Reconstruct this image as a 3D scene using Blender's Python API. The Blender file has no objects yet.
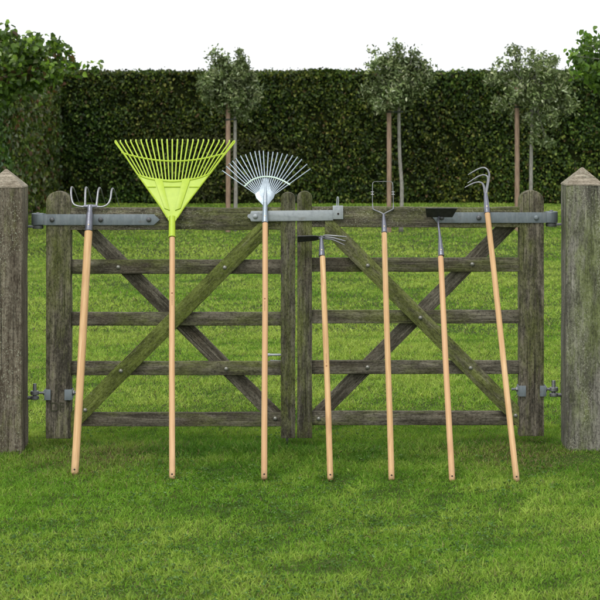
import bpy, bmesh, math, random
import numpy as np
from mathutils import Vector, Matrix, noise
R = math.radians
rng = np.random.default_rng(7)
random.seed(7)
scene = bpy.context.scene
COL = scene.collection

# ------------------------------------------------------------------ camera
CAMH = 1.66
HZ = 115.0      # horizon row and focal length, both in photograph pixels
F = 1900.0
cam = bpy.data.cameras.new('camera')
camo = bpy.data.objects.new('camera', cam)
COL.objects.link(camo)
camo.location = (0, 0, CAMH)
camo.rotation_euler = (R(90), 0, 0)
cam.sensor_width = 36
cam.lens = F / 600 * 36
cam.shift_y = -(300 - HZ) / 600
cam.clip_start = 0.1
cam.clip_end = 2000
cam.dof.use_dof = True
cam.dof.focus_distance = 9.4
cam.dof.aperture_fstop = 12
scene.camera = camo

# ------------------------------------------------------------------ world, sun, exposure
CLOUD = 8.0
SUN_EL, SUN_AZ = 58, -25      # azimuth: degrees to the left of straight behind the camera
world = bpy.data.worlds.new('World')
scene.world = world
world.use_nodes = True
wn = world.node_tree
wn.nodes.clear()
sky = wn.nodes.new('ShaderNodeTexSky')
sky.sky_type = 'NISHITA'
sky.sun_disc = False
sky.sun_elevation = R(SUN_EL)
sky.sun_rotation = R(180 - SUN_AZ)
sky.air_density = 1.0
sky.dust_density = 1.5
sky.ozone_density = 1.0
hs = wn.nodes.new('ShaderNodeHueSaturation')
hs.inputs['Saturation'].default_value = 0.22
bg = wn.nodes.new('ShaderNodeBackground')
bg.inputs['Strength'].default_value = 0.14
wo = wn.nodes.new('ShaderNodeOutputWorld')
wn.links.new(sky.outputs[0], hs.inputs['Color'])
# an overcast layer: bright, slightly uneven cloud over most of the sky
tc_ = wn.nodes.new('ShaderNodeTexCoord')
nz_ = wn.nodes.new('ShaderNodeTexNoise')
nz_.inputs['Scale'].default_value = 2.2
nz_.inputs['Detail'].default_value = 6
wn.links.new(tc_.outputs['Generated'], nz_.inputs['Vector'])
cr_ = wn.nodes.new('ShaderNodeValToRGB')
cr_.color_ramp.elements[0].position = 0.3; cr_.color_ramp.elements[0].color = (0.80, 0.83, 0.87, 1)
cr_.color_ramp.elements[1].position = 0.7; cr_.color_ramp.elements[1].color = (1, 1, 1, 1)
wn.links.new(nz_.outputs['Fac'], cr_.inputs[0])
vm_ = wn.nodes.new('ShaderNodeVectorMath'); vm_.operation = 'SCALE'
vm_.inputs['Scale'].default_value = CLOUD
wn.links.new(cr_.outputs[0], vm_.inputs[0])
mx_ = wn.nodes.new('ShaderNodeMix'); mx_.data_type = 'RGBA'
mx_.inputs[0].default_value = 0.8
wn.links.new(hs.outputs[0], mx_.inputs[6]); wn.links.new(vm_.outputs[0], mx_.inputs[7])
wn.links.new(mx_.outputs[2], bg.inputs['Color'])
wn.links.new(bg.outputs[0], wo.inputs['Surface'])
sl = bpy.data.lights.new('sun', 'SUN')
sl.energy = 1.3
sl.angle = R(18)
sl.color = (1.0, 0.97, 0.92)
so = bpy.data.objects.new('sun', sl)
COL.objects.link(so)
az = R(SUN_AZ)
sd = Vector((math.sin(az) * math.cos(R(SUN_EL)), -math.cos(az) * math.cos(R(SUN_EL)), math.sin(R(SUN_EL))))
so.rotation_euler = sd.to_track_quat('Z', 'Y').to_euler()
so.location = (0, 0, 10)
scene.view_settings.view_transform = 'Standard'
scene.view_settings.look = 'None'
scene.view_settings.exposure = 0.5
scene.view_settings.gamma = 1
scene.view_settings.use_curve_mapping = False


# ------------------------------------------------------------------ helpers
def W(px, py, Y):
    """photograph pixel at distance Y -> world point"""
    return Vector(((px - 300) * Y / F, Y, CAMH - (py - HZ) * Y / F))


def tag(o, label=None, cat=None, group=None, kind=None):
    if label: o['label'] = label
    if cat: o['category'] = cat
    if group: o['group'] = group
    if kind: o['kind'] = kind
    return o


def empty(name, loc, label, cat, group=None):
    o = bpy.data.objects.new(name, None)
    COL.objects.link(o)
    o.location = loc
    o.empty_display_size = 0.1
    return tag(o, label, cat, group)


def add_obj(name, mesh, mat, parent=None, world_loc=None, rot=None, local=False, smooth=False):
    o = bpy.data.objects.new(name, mesh)
    COL.objects.link(o)
    if mat: mesh.materials.append(mat)
    if smooth:
        mesh.polygons.foreach_set('use_smooth', np.ones(len(mesh.polygons), bool))
    if rot is not None: o.rotation_euler = rot
    p = Vector(world_loc) if world_loc is not None else Vector((0, 0, 0))
    if parent is not None:
        o.parent = parent
        if not local:
            q = parent
            while q is not None:
                p = p - q.location
                q = q.parent
    o.location = p
    return o


def bm_mesh(bm, name='m'):
    me = bpy.data.meshes.new(name)
    bmesh.ops.recalc_face_normals(bm, faces=bm.faces)
    bm.to_mesh(me)
    bm.free()
    return me


def auto_smooth(o, ang=40):
    me = o.data
    me.polygons.foreach_set('use_smooth', np.ones(len(me.polygons), bool))
    me.set_sharp_from_angle(angle=R(ang))
    return o


def bm_box(bm, lo, hi, bev=0.0, seg=2):
    vs = [bm.verts.new((x, y, z)) for x in (lo[0], hi[0]) for y in (lo[1], hi[1]) for z in (lo[2], hi[2])]
    idx = [(0, 1, 3, 2), (4, 6, 7, 5), (0, 4, 5, 1), (2, 3, 7, 6), (0, 2, 6, 4), (1, 5, 7, 3)]
    fs = [bm.faces.new([vs[i] for i in f]) for f in idx]
    if bev > 0:
        es = list({e for f in fs for e in f.edges})
        bmesh.ops.bevel(bm, geom=es, offset=bev, segments=seg, affect='EDGES', profile=0.5)


def catmull(pts, n=6):
    P = [Vector(p) for p in pts]
    if len(P) < 3: return P
    out = []
    for i in range(len(P) - 1):
        p0 = P[max(i - 1, 0)]; p1 = P[i]; p2 = P[i + 1]; p3 = P[min(i + 2, len(P) - 1)]
        for k in range(n):
            t = k / n
            out.append(0.5 * ((2 * p1) + (-p0 + p2) * t + (2 * p0 - 5 * p1 + 4 * p2 - p3) * t * t + (-p0 + 3 * p1 - 3 * p2 + p3) * t ** 3))
    out.append(P[-1])
    return out


def bm_tube(bm, pts, rad, seg=10, flat=1.0, up=Vector((0, 1, 0)), cap=True, roundcap=False):
    """sweep a circle (or an ellipse: flat = thickness / width along `up`) along points"""
    P = [Vector(p) for p in pts]
    n = len(P)
    if not hasattr(rad, '__len__'): rad = [rad] * n
    if len(rad) != n:
        rad = [float(np.interp(i / (n - 1), np.linspace(0, 1, len(rad)), rad)) for i in range(n)]
    rings = []
    prev = None
    for i in range(n):
        t = (P[min(i + 1, n - 1)] - P[max(i - 1, 0)]).normalized()
        u = up if prev is None else prev
        b = t.cross(u)
        if b.length < 1e-4: b = t.cross(Vector((1, 0.01, 0)))
        b.normalize()
        u = b.cross(t).normalized()
        prev = u
        ring = []
        for k in range(seg):
            a = 2 * math.pi * k / seg
            ring.append(bm.verts.new(P[i] + b * math.cos(a) * rad[i] + u * math.sin(a) * rad[i] * flat))
        rings.append(ring)
    for i in range(n - 1):
        for k in range(seg):
            bm.faces.new((rings[i][k], rings[i][(k + 1) % seg], rings[i + 1][(k + 1) % seg], rings[i + 1][k]))
    if cap:
        bm.faces.new(rings[0][::-1]); bm.faces.new(rings[-1])


def bm_prism(bm, poly, y0, y1, bev=0.0, seg=2):
    """polygon in XZ extruded from y0 to y1"""
    a = [bm.verts.new((p[0], y0, p[1])) for p in poly]
    b = [bm.verts.new((p[0], y1, p[1])) for p in poly]
    fs = [bm.faces.new(a), bm.faces.new(b[::-1])]
    n = len(poly)
    for i in range(n):
        fs.append(bm.faces.new((a[i], b[i], b[(i + 1) % n], a[(i + 1) % n])))
    if bev > 0:
        es = [e for f in fs[:2] for e in f.edges]
        bmesh.ops.bevel(bm, geom=es, offset=bev, segments=seg, affect='EDGES', profile=0.5)


def bm_lathe(bm, prof, axis_pt=(0, 0, 0), axis='Z', seg=20):
    """prof: list of (radius, height)"""
    rings = []
    A = Vector(axis_pt)
    for r, h in prof:
        ring = []
        for k in range(seg):
            a = 2 * math.pi * k / seg
            c, s = math.cos(a) * r, math.sin(a) * r
            v = {'Z': Vector((c, s, h)), 'Y': Vector((c, h, s)), 'X': Vector((h, c, s))}[axis]
            ring.append(bm.verts.new(A + v))
        rings.append(ring)
    for i in range(len(rings) - 1):
        for k in range(seg):
            bm.faces.new((rings[i][k], rings[i][(k + 1) % seg], rings[i + 1][(k + 1) % seg], rings[i + 1][k]))
    bm.faces.new(rings[0][::-1]); bm.faces.new(rings[-1])


# ------------------------------------------------------------------ materials
def new_mat(name):
    m = bpy.data.materials.new(name)
    m.use_nodes = True
    nt = m.node_tree
    b = nt.nodes['Principled BSDF']
    return m, nt, b


def nd(nt, kind, **kw):
    n = nt.nodes.new(kind)
    for k, v in kw.items(): setattr(n, k, v)
    return n


def ramp(nt, fac, stops, interp='LINEAR'):
    n = nt.nodes.new('ShaderNodeValToRGB')
    cr = n.color_ramp
    cr.interpolation = interp
    while len(cr.elements) < len(stops): cr.elements.new(0.5)
    for e, (p, c) in zip(cr.elements, stops):
        e.position = p
        e.color = (c, c, c, 1) if not hasattr(c, '__len__') else (*c, 1)
    nt.links.new(fac, n.inputs[0])
    return n.outputs[0]


def mixc(nt, fac, a, b, blend='MIX'):
    n = nt.nodes.new('ShaderNodeMix')
    n.data_type = 'RGBA'
    n.blend_type = blend
    n.clamp_factor = True
    for s, v in ((n.inputs[0], fac), (n.inputs[6], a), (n.inputs[7], b)):
        if isinstance(v, bpy.types.NodeSocket): nt.links.new(v, s)
        elif hasattr(v, '__len__'): s.default_value = (*v, 1)
        else: s.default_value = v
    return n.outputs[2]


def math_n(nt, op, a, b=None, clamp=False):
    n = nt.nodes.new('ShaderNodeMath')
    n.operation = op
    n.use_clamp = clamp
    for s, v in zip(n.inputs, (a, b)):
        if v is None: continue
        if isinstance(v, bpy.types.NodeSocket): nt.links.new(v, s)
        else: s.default_value = v
    return n.outputs[0]


def coords(nt, scale, rand=True, src='Object'):
    tc = nt.nodes.new('ShaderNodeTexCoord')
    v = tc.outputs[src]
    if rand:
        oi = nt.nodes.new('ShaderNodeObjectInfo')
        va = nt.nodes.new('ShaderNodeVectorMath'); va.operation = 'MULTIPLY_ADD'
        cmb = nt.nodes.new('ShaderNodeCombineXYZ')
        for i in range(3): nt.links.new(oi.outputs['Random'], cmb.inputs[i])
        nt.links.new(cmb.outputs[0], va.inputs[0])
        va.inputs[1].default_value = (31.7, 17.3, 43.1)
        nt.links.new(v, va.inputs[2])
        v = va.outputs[0]
    out = []
    for s in scale:
        mp = nt.nodes.new('ShaderNodeVectorMath'); mp.operation = 'MULTIPLY'
        nt.links.new(v, mp.inputs[0])
        mp.inputs[1].default_value = s
        out.append(mp.outputs[0])
    return out


def noise_n(nt, vec, scale=1.0, detail=4, rough=0.55, dist=0.0):
    n = nt.nodes.new('ShaderNodeTexNoise')
    n.inputs['Scale'].default_value = scale
    n.inputs['Detail'].default_value = detail
    n.inputs['Roughness'].default_value = rough
    n.inputs['Distortion'].default_value = dist
    nt.links.new(vec, n.inputs['Vector'])
    return n.outputs['Fac']


def wood_mat(name, light=(0.29, 0.265, 0.205), dark=(0.058, 0.051, 0.036), algae=0.4, acol=(0.115, 0.135, 0.03), lichen=0.3, tone=1.0, speck=0.60):
    """weathered oak: grain along local X"""
    m, nt, b = new_mat(name)
    light = tuple(c * tone for c in light); dark = tuple(c * tone for c in dark)
    g1, g2, g3, c1, c2 = coords(nt, [(2.0, 42, 42), (7, 170, 170), (1.2, 13, 13), (3.2, 9, 9), (115, 150, 150)])
    grain = noise_n(nt, g1, 1, 6, 0.62, 0.6)
    fine = noise_n(nt, g2, 1, 3, 0.6, 0.3)
    broad = noise_n(nt, g3, 1, 4, 0.6, 0.8)
    blot = noise_n(nt, c1, 1, 6, 0.65)
    spk = noise_n(nt, c2, 1, 4, 0.7)
    gf = math_n(nt, 'ADD', math_n(nt, 'MULTIPLY', grain, 0.55), math_n(nt, 'MULTIPLY', fine, 0.45))
    base = ramp(nt, gf, [(0.36, dark), (0.47, tuple((l * 0.42 + d * 0.58) for l, d in zip(light, dark))), (0.56, tuple(l * 0.8 for l in light)), (0.66, tuple(l * 1.35 for l in light))])
    # broad weather stains along the grain
    base = mixc(nt, ramp(nt, broad, [(0.38, 0.8), (0.54, 0.0)]), base, tuple(c * 0.8 for c in dark))
    mot = noise_n(nt, coords(nt, [(9, 22, 22)])[0], 1, 5, 0.7)
    base = mixc(nt, ramp(nt, mot, [(0.38, 0.6), (0.5, 0.0), (0.68, 0.0)]), base, dark)
    base = mixc(nt, ramp(nt, mot, [(0.55, 0.0), (0.7, 0.5)]), base, tuple(c * 1.3 for c in light))
    # brownish warmth
    base = mixc(nt, ramp(nt, blot, [(0.5, 0.0), (0.75, 0.35)]), base, (0.17 * tone, 0.125 * tone, 0.08 * tone))
    # algae: patchy green film
    c3, c4 = coords(nt, [(1.9, 6.5, 6.5), (11, 45, 45)])
    al = noise_n(nt, c3, 1, 5, 0.62, 0.3)
    al2 = noise_n(nt, c4, 1, 4, 0.7)
    am = math_n(nt, 'ADD', math_n(nt, 'MULTIPLY', al, 0.7), math_n(nt, 'MULTIPLY', al2, 0.3))
    lo = 0.62 - 0.26 * algae
    af = ramp(nt, am, [(lo, 0.0), (min(lo + 0.14, 0.98), min(0.35 + 0.55 * algae, 0.92))])
    gcol = mixc(nt, ramp(nt, math_n(nt, 'ADD', math_n(nt, 'MULTIPLY', mot, 0.6), math_n(nt, 'MULTIPLY', gf, 0.4)), [(0.38, 0.0), (0.62, 1.0)]), tuple(c * 0.4 for c in acol), tuple(c * 1.4 for c in acol))
    base = mixc(nt, af, base, gcol)
    # fine mottling: tiny dark pits and pale fibres
    pit = noise_n(nt, coords(nt, [(70, 130, 130)])[0], 1, 3, 0.75)
    base = mixc(nt, ramp(nt, pit, [(0.36, 0.65), (0.49, 0.0)]), base, tuple(c * 0.55 for c in dark))
    base = mixc(nt, ramp(nt, pit, [(0.54, 0.0), (0.70, 0.30)]), base, tuple(c * 1.25 for c in light))
    # dark cracks
    ck, = coords(nt, [(1.3, 75, 75)])
    crack = noise_n(nt, ck, 1, 2, 0.5, 0.9)
    cf = ramp(nt, crack, [(0.28, 1.0), (0.335, 0.0)])
    base = mixc(nt, math_n(nt, 'MULTIPLY', cf, 0.85), base, (0.02, 0.018, 0.014))
    # lichen flecks
    lf = math_n(nt, 'MULTIPLY', ramp(nt, spk, [(speck, 0.0), (speck + 0.06, 1.0)]), ramp(nt, blot, [(0.5 - 0.1 * lichen, 0.0), (0.62, lichen)]))
    base = mixc(nt, lf, base, (0.36, 0.37, 0.28))
    nt.links.new(base, b.inputs['Base Color'])
    b.inputs['Roughness'].default_value = 0.9
    b.inputs['Specular IOR Level'].default_value = 0.12
    hgt = math_n(nt, 'SUBTRACT', math_n(nt, 'ADD', gf, math_n(nt, 'MULTIPLY', spk, 0.3)), math_n(nt, 'MULTIPLY', cf, 0.8))
    bp = nt.nodes.new('ShaderNodeBump')
    bp.inputs['Strength'].default_value = 0.8
    bp.inputs['Distance'].default_value = 0.004
    nt.links.new(hgt, bp.inputs['Height'])
    nt.links.new(bp.outputs[0], b.inputs['Normal'])
    return m


def handle_mat():
    m, nt, b = new_mat('beech_handle')
    g1, g2, g3 = coords(nt, [(60, 60, 2.2), (260, 260, 9), (3, 3, 3)])
    a = noise_n(nt, g1, 1, 4, 0.6, 0.5)
    f = noise_n(nt, g2, 1, 2, 0.6)
    c = noise_n(nt, g3, 1, 2, 0.5)
    base = ramp(nt, a, [(0.3, (0.40, 0.24, 0.10)), (0.5, (0.53, 0.35, 0.165)), (0.7, (0.63, 0.46, 0.255))])
    base = mixc(nt, ramp(nt, f, [(0.35, 0.65), (0.52, 0.0)]), base, (0.36, 0.185, 0.08))
    kn = noise_n(nt, coords(nt, [(22, 22, 5)])[0], 1, 2, 0.5)
    base = mixc(nt, ramp(nt, kn, [(0.66, 0.0), (0.74, 0.6)]), base, (0.30, 0.15, 0.07))
    base = mixc(nt, ramp(nt, c, [(0.4, 0.25), (0.65, 0.0)]), base, (0.50, 0.29, 0.13))
    oi = nt.nodes.new('ShaderNodeObjectInfo')
    base = mixc(nt, math_n(nt, 'MULTIPLY', oi.outputs['Random'], 0.6), base, (0.52, 0.30, 0.16))
    tcg = nt.nodes.new('ShaderNodeTexCoord'); sg = nt.nodes.new('ShaderNodeSeparateXYZ')
    nt.links.new(tcg.outputs['Object'], sg.inputs[0])
    low = math_n(nt, 'MULTIPLY', ramp(nt, sg.outputs[2], [(0.0, 0.75), (0.035, 0.25), (0.12, 0.0)]), ramp(nt, noise_n(nt, coords(nt, [(40, 40, 30)])[0], 1, 4, 0.7), [(0.35, 0.1), (0.6, 1.0)]))
    base = mixc(nt, low, base, (0.13, 0.095, 0.045))
    nt.links.new(base, b.inputs['Base Color'])
    b.inputs['Roughness'].default_value = 0.58
    b.inputs['Specular IOR Level'].default_value = 0.35
    bp = nt.nodes.new('ShaderNodeBump'); bp.inputs['Strength'].default_value = 0.15; bp.inputs['Distance'].default_value = 0.001
    nt.links.new(f, bp.inputs['Height']); nt.links.new(bp.outputs[0], b.inputs['Normal'])
    return m


def metal_mat(name, col, rough=0.45, metallic=0.8, var=0.25, dirt=(0.10, 0.09, 0.075), dirtamt=0.25, scale=45):
    m, nt, b = new_mat(name)
    c1, c2 = coords(nt, [(scale, scale, scale), (scale * 5, scale * 5, scale * 5)])
    n1 = noise_n(nt, c1, 1, 5, 0.6)
    n2 = noise_n(nt, c2, 1, 3, 0.6)
    base = ramp(nt, n1, [(0.3, tuple(c * (1 - var) for c in col)), (0.7, tuple(min(c * (1 + var), 1) for c in col))])
    base = mixc(nt, ramp(nt, n1, [(0.52, 0.0), (0.72, dirtamt)]), base, dirt)
    nt.links.new(base, b.inputs['Base Color'])
    b.inputs['Metallic'].default_value = metallic
    nt.links.new(ramp(nt, n2, [(0.3, rough - 0.1), (0.7, rough + 0.15)]), b.inputs['Roughness'])
    bp = nt.nodes.new('ShaderNodeBump'); bp.inputs['Strength'].default_value = 0.25; bp.inputs['Distance'].default_value = 0.001
    nt.links.new(n2, bp.inputs['Height']); nt.links.new(bp.outputs[0], b.inputs['Normal'])
    return m


def plain_mat(name, col, rough=0.5, metallic=0.0):
    m, nt, b = new_mat(name)
    c1, = coords(nt, [(90, 90, 90)])
    n = noise_n(nt, c1, 1, 3, 0.6)
    nt.links.new(ramp(nt, n, [(0.3, tuple(c * 0.85 for c in col)), (0.7, tuple(min(1, c * 1.12) for c in col))]), b.inputs['Base Color'])
    b.inputs['Roughness'].default_value = rough
    b.inputs['Metallic'].default_value = metallic
    return m


def leaf_mat(name, trans=0.3, rough=0.45, spec=0.4, tcol=1.6):
    """leaf colour comes from the 'tint' attribute of the mesh: each leaf has its own"""
    m, nt, b = new_mat(name)
    at = nt.nodes.new('ShaderNodeAttribute'); at.attribute_name = 'tint'
    nt.links.new(at.outputs['Color'], b.inputs['Base Color'])
    b.inputs['Roughness'].default_value = rough
    b.inputs['Specular IOR Level'].default_value = spec
    tr = nt.nodes.new('ShaderNodeBsdfTranslucent')
    tc = mixc(nt, 1.0, at.outputs['Color'], (tcol, tcol * 1.05, tcol * 0.6), 'MULTIPLY')
    nt.links.new(tc, tr.inputs['Color'])
    mx = nt.nodes.new('ShaderNodeMixShader'); mx.inputs[0].default_value = trans
    out = nt.nodes['Material Output']
    nt.links.new(b.outputs[0], mx.inputs[1]); nt.links.new(tr.outputs[0], mx.inputs[2])
    nt.links.new(mx.outputs[0], out.inputs['Surface'])
    return m


M = {}
M['rail'] = wood_mat('weathered_rail_wood', algae=0.5, lichen=0.25, tone=0.68)
M['rail_back'] = wood_mat('weathered_back_brace_wood', algae=0.12, lichen=0.15, tone=0.62)
M['top'] = wood_mat('mossy_top_rail_wood', light=(0.30, 0.27, 0.20), dark=(0.055, 0.05, 0.035), algae=0.6, lichen=0.8, tone=0.66, speck=0.56)
M['green'] = wood_mat('algae_brace_wood', algae=1.25, acol=(0.115, 0.145, 0.026), lichen=0.15, tone=0.8)
M['halfgreen'] = wood_mat('part_algae_brace_wood', algae=1.0, acol=(0.125, 0.145, 0.036), lichen=0.25, tone=0.74)
M['stile'] = wood_mat('weathered_stile_wood', light=(0.35, 0.31, 0.24), dark=(0.055, 0.05, 0.038), algae=0.6, lichen=0.35, tone=0.66)
M['meet'] = wood_mat('dark_meeting_stile_wood', light=(0.27, 0.25, 0.19), dark=(0.045, 0.04, 0.03), algae=0.65, lichen=0.4, tone=0.62)
M['post_l'] = wood_mat('brown_post_wood', light=(0.34, 0.295, 0.225), dark=(0.075, 0.058, 0.042), algae=0.45, lichen=0.75, tone=0.68, speck=0.56)
M['post_r'] = wood_mat('green_grey_post_wood', light=(0.38, 0.36, 0.31), dark=(0.09, 0.085, 0.07), algae=0.66, acol=(0.13, 0.16, 0.045), lichen=0.75, tone=0.72, speck=0.53)
M['handle'] = handle_mat()
M['strap'] = metal_mat('galvanised_strap', (0.165, 0.195, 0.215), rough=0.6, metallic=0.25, var=0.22, dirtamt=0.35, scale=22)
M['galv'] = metal_mat('bright_galvanised', (0.33, 0.36, 0.38), rough=0.5, metallic=0.35, var=0.2, dirtamt=0.2)
M['bolt'] = metal_mat('bolt_steel', (0.24, 0.24, 0.21), rough=0.45, metallic=0.6, var=0.2)
M['darkbolt'] = metal_mat('dark_bolt_steel', (0.11, 0.115, 0.12), rough=0.5, metallic=0.5)
M['iron'] = metal_mat('grey_iron', (0.16, 0.165, 0.17), rough=0.5, metallic=0.5)
M['toolsteel'] = metal_mat('tool_steel', (0.145, 0.15, 0.18), rough=0.38, metallic=0.6, var=0.15, dirtamt=0.08)
M['tine'] = metal_mat('tine_steel', (0.21, 0.215, 0.225), rough=0.36, metallic=0.75, var=0.12, dirtamt=0.08)
M['zinc'] = metal_mat('zinc_plated_steel', (0.25, 0.295, 0.33), rough=0.4, metallic=0.8, var=0.06, dirtamt=0.0)
M['blade'] = metal_mat('dark_blade_steel', (0.055, 0.057, 0.06), rough=0.4, metallic=0.5, var=0.35, dirtamt=0.1)
M['bar'] = metal_mat('rake_cross_bar', (0.33, 0.42, 0.36), rough=0.4, metallic=0.5, var=0.1, dirtamt=0.0)
for _k, _a in (('strap', 0.5), ('galv', 0.4), ('iron', 0.6)):
    _nt = M[_k].node_tree; _b = _nt.nodes['Principled BSDF']
    _src = _b.inputs['Base Color'].links[0].from_socket
    _n = noise_n(_nt, coords(_nt, [(14, 60, 26)])[0], 1, 6, 0.72)
    _nt.links.new(mixc(_nt, ramp(_nt, _n, [(0.58, 0.0), (0.72, _a)]), _src, (0.13, 0.085, 0.05)), _b.inputs['Base Color'])
    _n2 = noise_n(_nt, coords(_nt, [(60, 60, 9)])[0], 1, 4, 0.6)
    _s2 = _b.inputs['Base Color'].links[0].from_socket
    _nt.links.new(mixc(_nt, ramp(_nt, _n2, [(0.5, 0.0), (0.75, 0.35)]), _s2, (0.40, 0.42, 0.42)), _b.inputs['Base Color'])
M['rivet'] = plain_mat('brass_rivet', (0.66, 0.55, 0.38), 0.35, 0.7)
M['hole'] = plain_mat('dark_hole', (0.02, 0.012, 0.008), 0.9)
M['ink'] = plain_mat('burnt_stamp', (0.22, 0.09, 0.035), 0.7)
M['carve'] = plain_mat('carved_groove', (0.042, 0.042, 0.022), 0.95)
mm, nt, b = new_mat('lime_plastic')
c1, = coords(nt, [(30, 30, 30)])
n1 = noise_n(nt, c1, 1, 3, 0.6)
nt.links.new(ramp(nt, n1, [(0.3, (0.30, 0.42, 0.012)), (0.7, (0.36, 0.48, 0.022))]), b.inputs['Base Color'])
b.inputs['Roughness'].default_value = 0.45
b.inputs['Subsurface Weight'].default_value = 0.0
M['lime'] = mm
M['leaf'] = leaf_mat('hedge_leaf', 0.25, 0.5, 0.22)
M['leaf_bright'] = leaf_mat('bright_tree_leaf', 0.4, 0.5, 0.35)
M['leaf_silver'] = leaf_mat('silvery_leaf', 0.15, 0.6, 0.3)
M['grass'] = leaf_mat('grass_blade', 0.3, 0.6, 0.15, 1.3)
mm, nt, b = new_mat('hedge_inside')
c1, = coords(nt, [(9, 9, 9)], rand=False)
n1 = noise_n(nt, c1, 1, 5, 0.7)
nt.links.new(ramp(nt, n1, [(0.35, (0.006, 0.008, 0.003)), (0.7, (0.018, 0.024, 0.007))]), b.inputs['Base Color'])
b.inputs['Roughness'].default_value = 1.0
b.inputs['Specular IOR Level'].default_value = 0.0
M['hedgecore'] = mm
mm, nt, b = new_mat('bark_brown')
c1, = coords(nt, [(60, 60, 8)])
n1 = noise_n(nt, c1, 1, 5, 0.6)
nt.links.new(ramp(nt, n1, [(0.3, (0.16, 0.10, 0.065)), (0.7, (0.36, 0.25, 0.175))]), b.inputs['Base Color'])
b.inputs['Roughness'].default_value = 0.85
M['stake'] = mm
mm, nt, b = new_mat('bark_grey')
c1, = coords(nt, [(70, 70, 20)])
n1 = noise_n(nt, c1, 1, 5, 0.6)
nt.links.new(ramp(nt, n1, [(0.3, (0.13, 0.12, 0.10)), (0.7, (0.36, 0.35, 0.31))]), b.inputs['Base Color'])
b.inputs['Roughness'].default_value = 0.85
M['bark'] = mm
M['rubber'] = plain_mat('rubber_tie', (0.03, 0.04, 0.03), 0.7)

# ground
mm, nt, b = new_mat('lawn_ground')
c1, c2, c3 = coords(nt, [(1.1, 1.1, 1.1), (9, 9, 9), (90, 90, 90)], rand=False)
a1 = noise_n(nt, c1, 1, 4, 0.6); a2 = noise_n(nt, c2, 1, 4, 0.65); a3 = noise_n(nt, c3, 1, 3, 0.7)
base = ramp(nt, a2, [(0.3, (0.030, 0.050, 0.010)), (0.7, (0.060, 0.095, 0.018))])
base = mixc(nt, ramp(nt, a3, [(0.35, 0.6), (0.6, 0.0)]), base, (0.024, 0.026, 0.010))
base = mixc(nt, ramp(nt, a1, [(0.45, 0.0), (0.7, 0.4)]), base, (0.085, 0.10, 0.025))
# beyond the modelled blades the turf itself is as green as the grass
ge = nt.nodes.new('ShaderNodeNewGeometry'); sx = nt.nodes.new('ShaderNodeSeparateXYZ')
nt.links.new(ge.outputs['Position'], sx.inputs[0])
off_ = math_n(nt, 'SUBTRACT', math_n(nt, 'ABSOLUTE', sx.outputs[0]), math_n(nt, 'ADD', math_n(nt, 'MULTIPLY', math_n(nt, 'ABSOLUTE', sx.outputs[1]), 0.158), 0.75))
base = mixc(nt, math_n(nt, 'MULTIPLY', off_, 4.0, True), base, ramp(nt, math_n(nt, 'ADD', math_n(nt, 'MULTIPLY', a2, 0.5), math_n(nt, 'MULTIPLY', a3, 0.5)), [(0.35, (0.05, 0.10, 0.012)), (0.65, (0.13, 0.21, 0.030))]))
nt.links.new(base, b.inputs['Base Color'])
b.inputs['Roughness'].default_value = 0.95
b.inputs['Specular IOR Level'].default_value = 0.1
bp = nt.nodes.new('ShaderNodeBump'); bp.inputs['Strength'].default_value = 0.7; bp.inputs['Distance'].default_value = 0.02
nt.links.new(a3, bp.inputs['Height']); nt.links.new(bp.outputs[0], b.inputs['Normal'])
M['ground'] = mm

# ------------------------------------------------------------------ ground sheet
GY = 9.5


def gz(x, y):
    """gentle relief of the lawn"""
    x = np.asarray(x, float); y = np.asarray(y, float)
    return (0.006 * np.sin(1.7 * x + 0.6 * y) + 0.005 * np.sin(2.9 * y - 0.8 * x + 1.3) + 0.004 * np.sin(5.1 * x + 4.2 * y)) * np.clip((60 - y) / 30, 0, 1)


xs = np.concatenate([[-400, -120, -40, -20], np.linspace(-10, 10, 121), [20, 40, 120, 400]])
ys = np.concatenate([[-60, -10, 0, 3], np.linspace(5, 40, 211), [50, 70, 120, 300, 900]])
gx, gy = np.meshgrid(xs, ys)
gv = np.stack([gx.ravel(), gy.ravel(), gz(gx.ravel(), gy.ravel())], 1)
nx, ny = len(xs), len(ys)
ii = np.arange(nx * ny).reshape(ny, nx)
gf_ = np.stack([ii[:-1, :-1], ii[:-1, 1:], ii[1:, 1:], ii[1:, :-1]], -1).reshape(-1, 4)
me = bpy.data.meshes.new('lawn')
me.from_pydata(gv.tolist(), [], gf_.tolist())
tag(add_obj('lawn', me, M['ground'], smooth=True), kind='structure')


# ------------------------------------------------------------------ many small faces (leaves, blades) as one mesh
def strip_mesh(name, V, faces_per, nv, C, mat, parent=None, world_loc=None):
    """V: (n, nv, 3) vertices, faces_per: list of index tuples in one item (all quads or tris), C: (n, 3) colours"""
    n = V.shape[0]
    me = bpy.data.meshes.new(name)
    me.vertices.add(n * nv)
    me.vertices.foreach_set('co', V.reshape(-1).astype(np.float32))
    lens = [len(f) for f in faces_per]
    flat = np.concatenate([np.array(f) for f in faces_per])
    loops = (flat[None, :] + (np.arange(n) * nv)[:, None]).reshape(-1).astype(np.int32)
    me.loops.add(len(loops))
    me.loops.foreach_set('vertex_index', loops)
    me.polygons.add(n * len(lens))
    starts1 = np.concatenate([[0], np.cumsum(lens)[:-1]])
    starts = (starts1[None, :] + (np.arange(n) * sum(lens))[:, None]).reshape(-1).astype(np.int32)
    me.polygons.foreach_set('loop_start', starts)
    me.update(calc_edges=True)
    at = me.color_attributes.new('tint', 'FLOAT_COLOR', 'POINT')
    cc = np.ones((n, nv, 4), np.float32)
    cc[:, :, :3] = C[:, None, :]
    at.data.foreach_set('color', cc.reshape(-1))
    return add_obj(name, me, mat, parent, world_loc, local=parent is None)


def unit(v):
    return v / np.maximum(np.linalg.norm(v, axis=-1, keepdims=True), 1e-9)


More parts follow.
